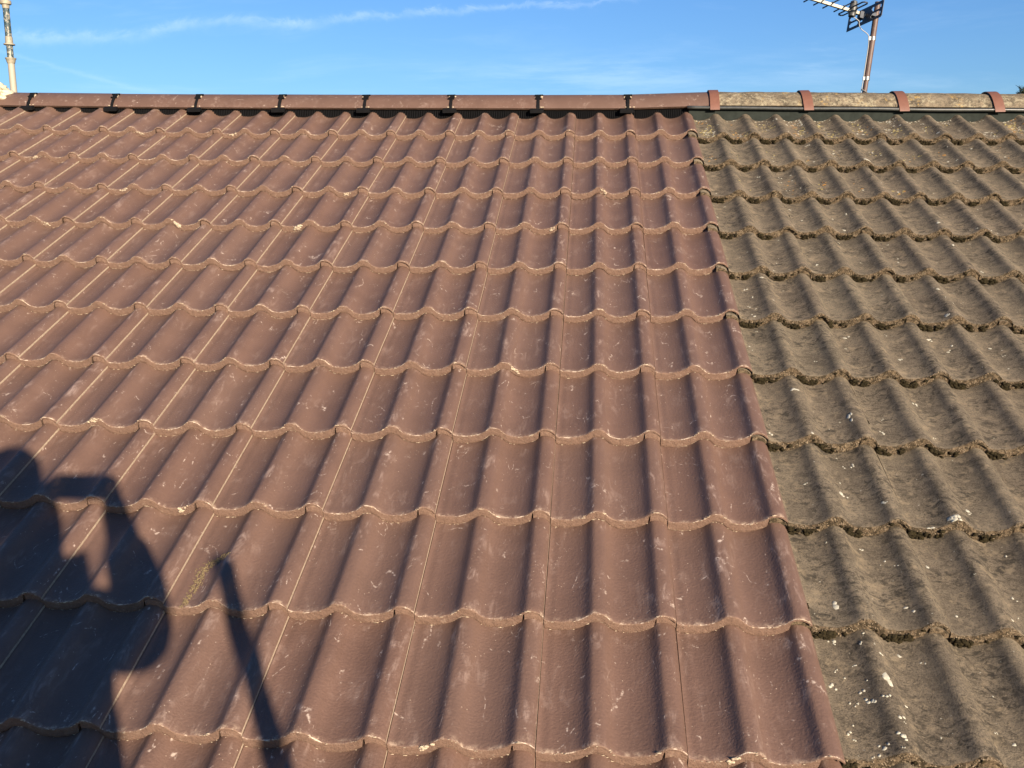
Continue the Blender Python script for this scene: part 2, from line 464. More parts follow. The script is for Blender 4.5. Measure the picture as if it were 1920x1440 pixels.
def tile_mesh(old, seed):
    rr = random.Random(seed)
    nx = 84
    xs = [0.0008 + (0.2992 - 0.0008) * i / nx for i in range(nx + 1)]
    LEN = 0.42
    jit = 0.0022 if old else 0.0006
    vs, fs, mi = [], [], []
    sd = seed * 7.3

    def nz(x, s, k): return noise.noise(Vector((x * s, sd + k * 3.1, k)))
    cols = []
    chips = [(rr.uniform(0.0, 0.3), rr.uniform(0.003, 0.009), rr.uniform(0.4, 1.0)) for _ in range(9 if old else 5)]
    for x in xs:
        z0 = top_z(x, old)
        chip = max([d * max(0, 1 - abs(x - c) / wd) for c, wd, d in chips] + [0]) * (0.0042 if old else 0.0018)
        over = x > 0.2520
        th = (0.0125 if old else 0.0068) if over else THK[old]
        und = 0.0011 * nz(x, 17, 0) if old else 0
        col = []
        yl = 0.0009 * nz(x, 60, 1) * (3 if old else 1.2)
        for y, dzv in ((LEN, 0), (0.30, 0), (0.18, 0), (0.07, 0), (0.022, 0), (0.008 + chip, -0.0001), (0.0022 + yl + chip * .8, -0.0006)):
            zz = z0 + dzv + und
            if old and y < 0.4: zz += 0.0009 * noise.noise(Vector((x * 22 + sd, y * 14, 3)))
            col.append((x, y, zz))
        col.append((x, 0.0004 + yl + chip * .5, z0 - 0.0016 - chip * 0.5 + und))
        for q, fz in enumerate((0.25, 0.48, 0.72, 0.93)):
            col.append((x, jit * nz(x, 170, 2 + q) * 1.5 + jit * nz(x, 60, 7 + q), z0 + und - max(0.0022 + chip * .5, th * fz) - (0.0006 if q == 3 else 0) * nz(x, 90, 12)))
        col.append((x, 0.0012 + abs(jit * nz(x, 110, 9)), z0 - th + jit * 0.7 * nz(x, 150, 10)))
        col.append((x, LEN, z0 - min(th, 0.014)))
        cols.append(col)
    nr = len(cols[0])
    for c in cols: vs += c
    for i in range(nx):
        for r in range(nr - 1):
            a = i * nr + r
            fs.append((a, a + 1, a + nr + 1, a + nr)); mi.append(0 if r < 6 else (3 if (r in (6, 11) and not old) else 1))
    # left and right ends
    fs.append(tuple(range(nr))[::-1]); mi.append(1)
    e = nx * nr
    # the right-hand edge: pale cut strip
    fs.append(tuple(e + r for r in range(nr))); mi.append(2)
    # under-lap tongue at the left
    base = len(vs); nt = 14
    for i in range(nt + 1):
        x = -0.0445 + (0.0442) * i / nt
        zt = AMP[old] * ((P_OLD if old else P_NEW)(x) - (P_OLD if old else P_NEW)(0)) - (0.0140 if old else 0.0092)
        yo = 0.0026 + 0.0012 * nz(x, 150, 20)
        vs += [(x, LEN, zt), (x, yo + .001, zt), (x, yo, zt - .001), (x, yo + jit * nz(x, 200, 22), zt - (THK[old] - (0.0140 if old else 0.0092)) + 0.0006 * nz(x, 90, 21)), (x, LEN, zt - 0.0085)]
    for i in range(nt):
        for r in range(4):
            a = base + i * 5 + r
            fs.append((a, a + 1, a + 6, a + 5)); mi.append(0 if r == 0 else 1)
    fs.append(tuple(base + r for r in range(5))[::-1]); mi.append(1)
    me = mesh('old_tile' if old else 'new_tile', vs, fs, mi)
    bm = bmesh.new(); bm.from_mesh(me); bmesh.ops.recalc_face_normals(bm, faces=bm.faces)
    bm.to_mesh(me); bm.free()
    me.set_sharp_from_angle(angle=math.radians(50))
    for m in ((M_OLD, M_ONOSE, M_ONOSE) if old else (M_NEW, M_NOSE, M_SIDE, M_RIM)): me.materials.append(m)
    return me


def tile_matrix(i, j, old, jitter=True):
    """tile i spans x from (i-1)*0.3 to i*0.3, course j"""
    L = surf((i - 1) * 0.3, j, old); R = surf(i * 0.3, j, old); Up = surf((i - 0.5) * 0.3, j - 1, old)
    ex = (R - L).normalized()
    ey = (Up - (L + R) / 2); ey = (ey - ex * ey.dot(ex)).normalized()
    ez = ex.cross(ey)
    if jitter:
        r = random.Random(i * 131 + j * 17 + (5 if old else 0))
        a = r.uniform(-1, 1) * (0.005 if old else 0.0030)
        L = L + ey * r.uniform(-1, 1) * (0.005 if old else 0.0025)
        ex, ey = ex * math.cos(a) + ey * math.sin(a), ey * math.cos(a) - ex * math.sin(a)
        tl = TILT[old] + r.uniform(-1, 1) * 0.0012
        L = L + ez * (r.uniform(-0.0004, 0.0008))
    else:
        tl = TILT[old]
    ey2 = ey * math.cos(tl) - ez * math.sin(tl); ez2 = ex.cross(ey2)
    M = Matrix(((ex.x, ey2.x, ez2.x, L.x), (ex.y, ey2.y, ez2.y, L.y), (ex.z, ey2.z, ez2.z, L.z), (0, 0, 0, 1)))
    return RX @ M


new_root = thing('tiled_roof', (0, 0, 0), 'newly tiled slope of smooth red-brown double-roll concrete tiles, larger left part of the roof', 'roof')
old_root = thing('tiled_roof', (0, 0, 0), 'old weathered grey-brown tiled slope with moss and lichen, right of the new tiles', 'roof')
NROW = 13
new_me = [tile_mesh(False, 10 + k) for k in range(8)]
old_me = [tile_mesh(True, 40 + k) for k in range(8)]
TM = {}
# which columns each course needs (a margin beyond the frame on both sides)
for j in range(1, NROW + 1):
    lo = -14 if j <= 4 else (-13 if j <= 7 else -11)
    for i in range(lo, 1):
        M = tile_matrix(i, j, False); TM[(i, j)] = M
        link('roof_tile', random.Random(i * 7 + j * 31).choice(new_me), None, new_root, M)
    for i in range(1, 8):
        M = tile_matrix(i, j, True); TM[(i, j)] = M
        link('roof_tile', random.Random(i * 7 + j * 31).choice(old_me), None, old_root, M)


def deck(name, x0, x1, old, parent):  # unseen dark sheet added below the tiles to block light
    vs, fs = [], []
    nx, ny = 16, 14
    for b in range(ny + 1):
        for a in range(nx + 1):
            p = surf(x0 + (x1 - x0) * a / nx, -0.1 + (NROW + .05) * b / ny, old)
            p.z -= 0.062
            vs.append(RX @ p)
    for b in range(ny):
        for a in range(nx):
            k = b * (nx + 1) + a; fs.append((k, k + 1, k + nx + 2, k + nx + 1))
    link(name, mesh(name, vs, fs), [M_UNDER], parent)


deck('light_block_underlay', -4.6, 0.0, False, new_root)
deck('light_block_underlay', 0.01, 2.2, True, old_root)

# rear slopes, seen only from beyond the ridge
def rear(name, x0, x1, z, mat, parent):
    mb = MB()
    mb.box((0, 0, 0), x1 - x0, 4.9, 0.05, Matrix.Translation(((x0 + x1) / 2, 0.10 + 2.45 * math.cos(PITCH), z - 2.45 * math.sin(PITCH))) @ Matrix.Rotation(-PITCH, 4, 'X'))
    mb.build(name, mat, parent)


rear('rear_slope', -4.6, 0.0, -0.03, M_NEW, new_root)
rear('rear_slope', 0.0, 2.2, -0.05, M_OLD, old_root)

# ------------------------------------------------------------------ ridge
RIDGE = [(-4.2745, 0.18), (-3.8042, 0.1624), (-3.5859, 0.1552), (-3.1103, 0.1436), (-2.6418, 0.1336), (-2.1809, 0.1251), (-1.7186, 0.1166), (-1.2576, 0.1095), (-0.7983, 0.1024), (-0.3325, 0.0966), (0.1089, 0.1032), (0.5812, 0.0945), (1.0513, 0.0832), (1.5133, 0.0734), (1.9678, 0.0638), (2.43, 0.056)]
YR = 0.065
AR = 0.1377; AH = math.radians(65)


def arc_pt(x, z, a, r=AR):
    """a: angle from the top, negative towards the viewer"""
    return Vector((x, YR + r * math.sin(a), z - AR + r * math.cos(a)))


def ridge_mesh(name, L, dz, old, seed):
    """tile-local: x from 0 to L, top at z=0"""
    sd = seed * 3.7; na = 22; nx = 14
    vs, fs, mi = [], [], []
    for r_, in ((AR,), (AR - 0.016,)):
        for ix in range(nx + 1):
            x = L * ix / nx
            for ia in range(na + 1):
                a = -AH + 2 * AH * ia / na
                r = r_
                if old:
                    r += 0.0028 * noise.noise(Vector((x * 11 + sd, a * 3, r_ * 9))) + 0.0012 * noise.noise(Vector((x * 45 + sd, a * 11, 2)))
                    if ia in (0, na): r += 0.001 * noise.noise(Vector((x * 80, sd, 5)))
                xx = x + (0.004 * noise.noise(Vector((a * 6, sd, ix))) if (old and ix in (0, nx)) else 0)
                vs.append((xx, r * math.sin(a), dz * x / L - AR + r * math.cos(a)))
    n1 = (nx + 1) * (na + 1)
    for s in (0, 1):
        for ix in range(nx):
            for ia in range(na):
                k = s * n1 + ix * (na + 1) + ia
                q = (k, k + 1, k + na + 2, k + na + 1)
                fs.append(q if s else q[::-1]); mi.append(0)
    for ix in range(nx):
        for ia in (0, na):
            k = ix * (na + 1) + ia; q = (k, k + na + 1, k + na + 1 + n1, k + n1)
            fs.append(q if ia == 0 else q[::-1]); mi.append(1)
    for ix in (0, nx):
        for ia in range(na):
            k = ix * (na + 1) + ia; q = (k, k + 1, k + 1 + n1, k + n1)
            fs.append(q[::-1] if ix == 0 else q); mi.append(1)
    me = mesh(name, vs, fs, mi)
    bm = bmesh.new(); bm.from_mesh(me); bmesh.ops.recalc_face_normals(bm, faces=bm.faces); bm.to_mesh(me); bm.free()
    me.set_sharp_from_angle(angle=math.radians(45))
    for m in ((M_ORIDGE, M_ONOSE) if old else (M_NRIDGE, M_NOSE)): me.materials.append(m)
    return me


for k in range(len(RIDGE) - 1):
    if k == 1: continue
    (x0, z0), (x1, z1) = RIDGE[k], RIDGE[k + 1]
    if k == 0: (x1, z1) = RIDGE[1]
    old = x0 >= 0.1
    gap = 0.004
    if k == 0: x1 -= .04
    rj = random.Random(k)
    dz = (z1 - z0)
    me = ridge_mesh('ridge_tile', (x1 - x0) - 2 * gap, dz, old, k)
    zo = rj.uniform(-.0012, .0012)
    link('ridge_tile', me, None, old_root if old else new_root, Matrix.Translation((x0 + gap, YR + rj.uniform(-.002, .002), z0 + zo)))
# the short first tile that runs into the mortar
me = ridge_mesh('ridge_tile', 0.275, RIDGE[2][1] - .1640, False, 77)
link('ridge_tile', me, None, new_root, Matrix.Translation((RIDGE[2][0] - 0.279, YR, .1640)))

# black union clips over the joints of the new ridge
def ridge_clip(x, z, seed):
    r = random.Random(seed)
    mb = MB()
    def at(a, off=0.003): return arc_pt(x, z, a, AR + off)
    def blk(a, sx, sy, sz, off=0.003, dx=0):
        p = at(a, off); M = Matrix.Translation(p + Vector((dx, 0, 0))) @ Matrix.Rotation(a * -1, 4, 'X')
        mb.box((0, 0, 0), sx, sy, sz, M)
    n = 8
    for q in range(n):                                        # the stem follows the curve
        a = -AH + (0.60 * AH) * q / n
        blk(a, 0.015 + r.uniform(-.002, .002), 0.021, 0.006)
    j = r.uniform(-.003, .003)
    blk(-AH * 0.62, 0.034, 0.006, 0.009, 0.005, j)
    blk(-AH * 0.52, 0.026, 0.014, 0.009, 0.004, -j)
    blk(-AH * 0.40, 0.044, 0.006, 0.009, 0.005, j * 1.5)
    # foot block under the edge
    e = arc_pt(x, z, -AH)
    M = Matrix.Translation(e + Vector((-0.006, -0.004, -0.013))) @ Matrix.Rotation(0.35, 4, 'X')
    mb.box((0, 0, 0), 0.070, 0.030, 0.018, M)
    mb.build('ridge_clip', M_BLACK, new_root, bevel=0.0012)


for k in range(2, 10):
    ridge_clip(RIDGE[k][0], RIDGE[k][1], k)


def ridge_z(x):
    for a, b in zip(RIDGE, RIDGE[1:]):
        if a[0] <= x <= b[0]: return a[1] + (b[1] - a[1]) * (x - a[0]) / (b[0] - a[0])
    return RIDGE[0][1] if x < RIDGE[0][0] else RIDGE[-1][1]


# crumbs of pale cement pressed out beside the clips
def blob(mb, c, s, r, flat=1.0, sub=1, M=None, amp=.35):
    bm = bmesh.new(); bmesh.ops.create_icosphere(bm, subdivisions=sub, radius=1)
    o = r.uniform(0, 99)
    vs = []
    for v in bm.verts:
        d = v.co.normalized()
        k = 1 + amp * 1.6 * noise.noise(d * 1.7 + Vector((o, o, o))) + amp * r.uniform(-.3, .3)
        q = Vector((d.x * s[0], d.y * s[1], d.z * s[2])) * k
        vs.append((M @ q if M else q) + Vector(c))
    mb.add((vs, [tuple(x.index for x in f.verts) for f in bm.faces]))
    bm.free()


cl = MB()
rb = random.Random(5)
for k in range(2, 10):
    x, z = RIDGE[k]
    for q in range(7):
        a = -AH * rb.uniform(0.35, 0.62); sdx = rb.choice((-1, 1))
        blob(cl, arc_pt(x + sdx * rb.uniform(.008, .018), z, a, AR + .001), (rb.uniform(.003, .009), .003, rb.uniform(.002, .005)), rb)
    for q in range(4):
        blob(cl, arc_pt(x + rb.uniform(-.02, .03), z, -AH * .97, AR + .001), (rb.uniform(.003, .009), .003, .003), rb)
o = cl.build('cement_crumbs', M_CRUMB, new_root, smooth=True); o['kind'] = 'stuff'

# ribbed black ventilation strip under the new ridge
mb = MB()
x = -4.25
while x < 0.0:
    z = ridge_z(x) - 0.08
    mb.box((x, -0.030, z - 0.036), 0.0036, 0.010, 0.052)
    x += 0.0095
mb2 = []
nseg = 40
for q in range(nseg):
    xa = -4.27 + 4.28 * q / nseg; xb = -4.27 + 4.28 * (q + 1) / nseg
    z = ridge_z((xa + xb) / 2) - 0.08
    mb.box(((xa + xb) / 2, -0.018, z - 0.030), xb - xa, 0.012, 0.075)
    mb.box(((xa + xb) / 2, -0.024, z - 0.004), xb - xa, 0.030, 0.006)
mb.build('ventilation_strip', M_BLACK, new_root)

# grey flashing under the old ridge
mb = MB()
nseg = 24
for q in range(nseg):
    xa = -0.02 + 2.5 * q / nseg; xb = -0.02 + 2.5 * (q + 1) / nseg
    z0, z1 = ridge_z(xa) - 0.08, ridge_z(xb) - 0.08
    for (yy, t0, t1) in ((-0.040, -0.004, -0.075),):
        vs = [(xa, yy, z0 + t0), (xb, yy, z1 + t0), (xb, yy - .012, z1 + t1), (xa, yy - .012, z0 + t1),
              (xa, yy + .006, z0 + t0), (xb, yy + .006, z1 + t0), (xb, yy - .006, z1 + t1), (xa, yy - .006, z0 + t1)]
        mb.add((vs, [(0, 1, 2, 3), (7, 6, 5, 4), (0, 4, 5, 1), (3, 2, 6, 7)]))
mb.build('flashing', M_FLASH, old_root)

# terracotta straps over the joints of the old ridge
for k in range(10, 15):
    x, z = RIDGE[k]
    mb = MB(); n = 20; wd = 0.048; lean = 0.010 if k > 10 else 0.0
    vs = []
    for q in range(n + 3):
        a = -AH - 0.20 + (2 * AH + 0.4) * q / (n + 2)
        for s in (0, 1):
            for t_ in (0, 1):
                r_ = AR + 0.0065 + (0.0035 if t_ else 0)
                if a < -AH: r_ += 0.003
                p = arc_pt(x + (s - .5) * wd + lean * math.cos(a) * -1, z, a, r_)
                vs.append(p)
    fs = []
    for q in range(n + 2):
        b = q * 4
        fs += [(b, b + 4, b + 6, b + 2), (b + 1, b + 3, b + 7, b + 5), (b, b + 1, b + 5, b + 4), (b + 2, b + 6, b + 7, b + 3)]
    fs += [(0, 2, 3, 1), (len(vs) - 4, len(vs) - 3, len(vs) - 1, len(vs) - 2)]
    mb.add((vs, fs))
    mb.build('ridge_strap', M_STRAP, old_root, auto=True)

# cable running below the old ridge
mb = MB(); path = []
for q in range(60):
    x = -0.03 + 2.45 * q / 59
    z = ridge_z(max(x, .12)) - 0.08 - 0.0125 + 0.0012 * math.sin(x * 9) + (0.006 * (0.12 - x) / 0.15 if x < 0.12 else 0)
    path.append((x, -0.0655 + 0.001 * math.sin(x * 5), z))
mb.tube(path, 0.0082, 14)
o = mb.build('cable', M_CABLE, None, smooth=True)
tag(o, 'glossy dark grey round cable running under the lower edge of the old ridge tiles', 'cable')

# mortar and fibre lump at the left end of the ridge
mb = MB(); rb = random.Random(3)
bm = bmesh.new(); bmesh.ops.create_icosphere(bm, subdivisions=5, radius=1)
vs = []
for v in bm.verts:
    d = v.co.normalized()
    k = 1 + .22 * noise.noise(d * 2.1) + .12 * noise.noise(d * 6) + .06 * noise.noise(d * 17)
    vs.append(Vector((d.x * .135, d.y * .115, d.z * .080)) * k + Vector((-3.862, .015, .130)))
mb.add((vs, [tuple(x.index for x in f.verts) for f in bm.faces])); bm.free()
for q in range(170):                                           # frayed fibres
    d = Vector((rb.uniform(.2, 1), rb.uniform(-1, .1), rb.uniform(-.8, .8))).normalized()
    p = Vector((-3.862, .015, .130)) + Vector((d.x * .125, d.y * .105, d.z * .068))
    e = p + Vector((rb.uniform(.005, .03), rb.uniform(-.01, .004), rb.uniform(-.006, .006)))
    mb.tube([p, e], [.0016, .0004], 3)
o = mb.build('mortar_lump', M_MORTAR, None, smooth=True)
tag(o, 'rough cream lump of mortar at the left end of the new ridge', 'mortar')

# ------------------------------------------------------------------ things lying on the tiles
def on_tile(i, j, x, y, up=0.0, old=True):
    return TM[(i, j)] @ Vector((x, y, top_z(min(max(x, 0.001), 0.299), old) + up))


def draped(mb, i, j, x, y, rad, r, old, thick=0.0005, asp=1.0, ang=0.0, n=9):
    """one thin crust lying on the curved face of a tile"""
    k = len(mb.v); o = r.uniform(0, 50)
    mb.v.append(on_tile(i, j, x, y, thick, old))
    ring = []
    for q in range(n):
        a = 2 * math.pi * q / n
        rr = rad * (1 + .55 * noise.noise(Vector((math.cos(a) * 1.4 + o, math.sin(a) * 1.4, o))) + r.uniform(-.22, .22))
        ex, ey = rr * math.cos(a), rr * math.sin(a) * asp
        ring.append((x + ex * math.cos(ang) - ey * math.sin(ang), y + ex * math.sin(ang) + ey * math.cos(ang)))
    for lv, (f, up) in enumerate(((.8, thick * .9), (1.0, -0.0006))):
        for px, py in ring:
            mb.v.append(on_tile(i, j, x + (px - x) * f, max(y + (py - y) * f, 0.0022), up, old))
    for q in range(n):
        q2 = (q + 1) % n
        mb.f.append((k, k + 1 + q, k + 1 + q2)); mb.m.append(0)
        mb.f.append((k + 1 + q, k + 1 + n + q, k + 1 + n + q2, k + 1 + q2)); mb.m.append(0)


def roof_to_tile(x, y, old):
    """roof coordinates to (i, j, local x, local y)"""
    i = int(math.floor(x / 0.3)) + 1
    for j in range(1, NROW + 1):
        p = surf(x, j, old)
        if y >= p.y: return i, j, x - (i - 1) * 0.3, y - p.y
    return i, NROW, x - (i - 1) * .3, 0.01


white, yell, oran = MB(), MB(), MB()
rl = random.Random(21)
# placed crusts: x, y on the roof, radius, elongation
for x, y, rad, asp, n in ((0.41, -3.055, .014, 1, 8), (0.355, -3.060, .010, .7, 3), (0.115, -2.474, .011, .8, 6), (0.129, -3.545, .010, 1.8, 4),
                          (0.33, -2.203, .005, 1, 2), (0.6, -1.914, .010, .8, 4), (0.69, -2.030, .012, .8, 6), (0.25, -2.62, .009, 1.8, 3),
                          (.47, -2.50, .008, 1.5, 3), (.62, -2.13, .009, 1, 4), (.73, -.70, .016, .8, 6), (.52, -.42, .012, .8, 5), (1.15, -.33, .012, 1, 5),
                          (.33, -2.66, .007, 1, 3), (.12, -2.72, .006, 1, 2), (.20, -2.80, .006, 1, 2), (.16, -3.6, .006, 1, 2), (.86, -1.33, .008, 1, 3)):
    i, j, lx, ly = roof_to_tile(x, y, True)
    for q in range(n):
        draped(white, i, j, lx + rl.uniform(-1, 1) * rad * .9, max(ly + rl.uniform(-1, 1) * rad * .9 * asp, .004), rad * rl.uniform(.3, .65), rl, True, asp=asp)
for q in range(430):
    i = rl.randint(1, 7); j = rl.randint(1, 13)
    x, y = rl.uniform(.01, .29), rl.uniform(.02, .32)
    if rl.random() < .55: x = rl.choice((.02, .17)) + rl.uniform(-.01, .06)
    s = rl.choice((.0018, .0022, .003, .0038, .0055))
    for _ in range(rl.randint(1, 3)):
        draped(white, i, j, x + rl.uniform(-2, 2) * s, y + rl.uniform(-2, 2) * s, s * rl.uniform(.6, 1.2), rl, True, asp=rl.uniform(.6, 1.4), n=7)
# the dense speckling beside the new tiles low down
for q in range(28):
    x, y = rl.gauss(.09, .045), rl.uniform(-3.75, -3.35)
    if x < .01 or x > .25: continue
    i, j, lx, ly = roof_to_tile(x, y, True)
    s = rl.choice((.0016, .002, .0028, .0045))
    for _ in range(rl.randint(1, 3)):
        draped(white, i, j, lx + rl.uniform(-2, 2) * s, ly + rl.uniform(-2, 2) * s, s * rl.uniform(.6, 1.1), rl, True, n=7)
# orange and yellow crusts on the top courses
for q in range(64):
    i = rl.randint(1, 7); j = 1 if rl.random() < .68 else (2 if rl.random() < .7 else 3)
    cx = rl.choice((.045, .195)) + rl.uniform(-.025, .03); cy = rl.uniform(.05, .27 if j == 1 else .2)
    mbx = rl.choice((yell, yell, oran, white)) if j == 1 else rl.choice((yell, oran))
    for _ in range(rl.randint(7, 26) if j == 1 else rl.randint(3, 8)):
        s = rl.choice((.002, .003, .004, .006))
        draped(mbx if rl.random() < .75 else rl.choice((white, yell)), i, j, min(max(cx + rl.gauss(0, .016), .006), .29), max(cy + rl.gauss(0, .030), .01), s * rl.uniform(.7, 1.2), rl, True, n=7)
for i in range(1, 8):                                          # white crusts at the very top, beside the flashing
    for q in range(12):
        x = rl.choice((.03, .18)) + rl.uniform(-.02, .055)
        draped(white, i, 1, x, rl.uniform(.275, .30), rl.uniform(.002, .005), rl, True, thick=.0012, n=7)
for mbx, mt in ((white, M_LW), (yell, M_LY), (oran, M_LO)):
    me = mesh('lichen', mbx.v, mbx.f, mbx.m)
    o = link('lichen', me, [mt], old_root); o['kind'] = 'stuff'

# moss packed into the lips of the old tiles
mb = MB(); rm = random.Random(8)
for (i, j), M in TM.items():
    if i < 1: continue
    for roll in (0, 1):
        cc = [rm.gauss(.42, .13) for _ in range(rm.randint(2, 5))]
        for q in range(rm.randint(34, 66)):
            t_ = rm.choice(cc) + rm.gauss(0, .035)
            if rm.random() < .15: t_ = rm.uniform(.1, .8)
            x = -0.036 + .15 * (t_ + roll) + (.0 if roll else .0)
            if x < 0.002: x += .3 * 0 + .01
            x = min(max(x, .002), .297)
            zt = top_z(x, True)
            s = rm.uniform(.0016, .0062)
            dz = rm.uniform(-.0285, -.010)
            c = M @ Vector((x, -.0015 - s * .35, zt + dz))
            blob(mb, c, (s * rm.uniform(.9, 1.5), s * .8, s * rm.uniform(.7, 1.1)), rm, sub=1, amp=.9)
            if rm.random() < .3:
                for _ in range(2):
                    c2 = c + Vector((rm.uniform(-1, 1) * s, -s * .3, rm.uniform(-.8, .8) * s))
                    blob(mb, c2, (s * .45, s * .4, s * .45), rm, sub=1, amp=.6)
        if rm.random() < .6:
            x = .262 + rm.uniform(-.02, .02) if roll else .01 + rm.uniform(0, .02)
            c = M @ Vector((x, -.003, top_z(x, True) - .009)); s = rm.uniform(.003, .005)
            blob(mb, c, (s * 1.4, s * .7, s), rm, amp=.5)
    if rm.random() < .25:
        y = rm.uniform(.05, .3)
        for q in range(3):
            blob(mb, M @ Vector((.0015, y + q * .006, top_z(.003, True) + .002)), (.0022, .005, .0025), rm, amp=.5)
me = mesh('moss', mb.v, mb.f, mb.m)
o = link('moss', me, [M_MOSS], old_root); o['kind'] = 'stuff'

# sandy grains standing out of the broken lips
mb = MB(); rg = random.Random(18)
for (i, j), M in TM.items():
    if i < 1: continue
    for q in range(200):
        x = rg.uniform(.002, .297); zt = top_z(x, True); s = rg.uniform(.0010, .0026)
        c = M @ Vector((x, rg.uniform(-.0012, .0006), zt - rg.uniform(.001, .027 if x < .25 else .006)))
        k = len(mb.v)
        for d in ((1, 0, 0), (-1, 0, 0), (0, 1, 0), (0, -1, 0), (0, 0, 1), (0, 0, -1)):
            mb.v.append(c + Vector(d) * s * rg.uniform(.6, 1.3))
        for f in ((0, 2, 4), (2, 1, 4), (1, 3, 4), (3, 0, 4), (2, 0, 5), (1, 2, 5), (3, 1, 5), (0, 3, 5)):
            mb.f.append(tuple(k + a for a in f)); mb.m.append(0)
me = mesh('lip_grit', mb.v, mb.f, mb.m, False)
o = link('lip_grit', me, [mat_simple('sandy_grit', (0.30, 0.23, 0.145), 0.95, nscale=500, c2=(0.15, 0.105, 0.065), bumpd=.0004)], old_root); o['kind'] = 'stuff'

# pale cement crumbs and chips on the lips of the new tiles
mb = MB(); rc = random.Random(33)
for (i, j), M in TM.items():
    if i > 0: continue
    spots = []
    if rc.random() < .8: spots.append((.262 + rc.uniform(-.012, .014), rc.randint(2, 6)))
    if rc.random() < .75: spots.append((.138 + rc.uniform(-.01, .01), rc.randint(2, 6)))
    if rc.random() < .45: spots.append((rc.uniform(.05, .1), rc.randint(2, 7)))
    if rc.random() < .35: spots.append((rc.uniform(.18, .24), rc.randint(2, 6)))
    big = rc.random() < .09
    for cx, n in spots:
        for q in range(n):
            x = min(max(cx + rc.gauss(0, .006), .003), .296)
            s = rc.uniform(.0010, .0026)
            blob(mb, M @ Vector((x, rc.uniform(-.001, .003), top_z(x, False) - rc.uniform(-.0003, .003))), (s * rc.uniform(1, 2.6), s * .7, s * .45), rc, amp=.7)
    for q in range(18):                                         # pale upper rim
        x = rc.uniform(.004, .296); s = rc.uniform(.0006, .0013)
        if noise.noise(Vector((x * 25 + i, j * 3.3, i))) < -.05: continue
        blob(mb, M @ Vector((x, -.0004, top_z(x, False) - .0012)), (s * rc.uniform(1.5, 4), s * .8, s * .6), rc, amp=.6)
    for q in range(9):                                          # ragged lower rim
        x = rc.uniform(.004, .25); s = rc.uniform(.0005, .0012)
        blob(mb, M @ Vector((x, .0000, top_z(x, False) - .0252)), (s * rc.uniform(1.5, 5), s, s * .8), rc, amp=.6)
    if big:
        cx = rc.uniform(.04, .24)
        for q in range(14):
            x = cx + rc.gauss(0, .008); s = rc.uniform(.002, .0045)
            blob(mb, M @ Vector((x, -.0006, top_z(min(max(x, .002), .297), False) - rc.uniform(.001, .013))), (s * 1.3, s * .35, s * .8), rc, amp=.7)
# the two bigger dabs on the fifth lip line
for i, j, cx in ((-5, 4, .07), (-7, 4, .155)):
    for q in range(26):
        x = cx + rc.gauss(0, .009); s = rc.uniform(.003, .006)
        blob(mb, TM[(i, j)] @ Vector((x, -.0008, top_z(x, False) - rc.uniform(.002, .015))), (s * 1.4, s * .5, s), rc, amp=.5)
me = mesh('cement_crumbs', mb.v, mb.f, mb.m)
o = link('cement_crumbs', me, [M_CRUMB], new_root); o['kind'] = 'stuff'

# olive-yellow crumbs smeared down one tile beside the shadow
mb = MB(); ro = random.Random(4)
pth = [(-1.405, -3.236, .010), (-1.425, -3.245, .013), (-1.447, -3.262, .014), (-1.455, -3.290, .012), (-1.450, -3.33, .010), (-1.452, -3.37, .008), (-1.456, -3.40, .005)]
for q in range(2200):
    t_ = ro.uniform(0, len(pth) - 1.001); a = int(t_); u = t_ - a
    x = pth[a][0] * (1 - u) + pth[a + 1][0] * u; y = pth[a][1] * (1 - u) + pth[a + 1][1] * u; wd = pth[a][2]
    x += ro.gauss(0, wd * .55); y += ro.gauss(0, wd * .55)
    if noise.noise(Vector((x * 170, y * 170, 1))) < -.02: continue
    i, j, lx, ly = roof_to_tile(x, y, False)
    if not (0.001 < lx < .299): continue
    s = ro.uniform(.0005, .0022)
    c = on_tile(i, j, lx, max(ly, .001), s * .3, False); k = len(mb.v)
    for d in ((1, 0, 0), (-1, 0, 0), (0, 1, 0), (0, -1, 0), (0, 0, 1), (0, 0, -1)):
        mb.v.append(c + Vector(d) * s * ro.uniform(.6, 1.3))
    for f in ((0, 2, 4), (2, 1, 4), (1, 3, 4), (3, 0, 4), (2, 0, 5), (1, 2, 5), (3, 1, 5), (0, 3, 5)):
        mb.f.append(tuple(k + a for a in f)); mb.m.append(0)
me = mesh('dried_moss_crumbs', mb.v, mb.f, mb.m, False)
o = link('dried_moss_crumbs', me, [M_OLIVE]); tag(o, 'smear of olive-yellow dried moss crumbs on a new tile by the shadow of the arm', 'moss crumbs', kind='stuff')

# ------------------------------------------------------------------ television aerial
M_MAST = mat_simple('red_brown_mast', (0.115, 0.070, 0.056), 0.55, var=0.35, nscale=25)
M_DARKM = mat_simple('dark_blue_grey_metal', (0.035, 0.045, 0.065), 0.5, var=0.3)
M_CREAM = mat_simple('cream_metal', (0.52, 0.46, 0.34), 0.5, var=0.15)
M_COAX = mat_simple('white_coax', (0.34, 0.34, 0.33), 0.6, var=0.1)
M_GREY = mat_simple('grey_plastic', (0.06, 0.062, 0.060), 0.45, var=0.25)
M_GALV = mat_simple('galvanised_band', (0.30, 0.30, 0.28), 0.4, metal=0.7)
aer = thing('television_aerial', (1.13, 1.0, -0.45), 'television aerial with slotted dark reflector on a leaning red-brown mast behind the old ridge', 'aerial')
INV = Matrix.Translation((-1.13, -1.0, 0.45))


def apart(mb, name, mat, **k):
    return mb.build(name, mat, aer, mw=INV, **k)


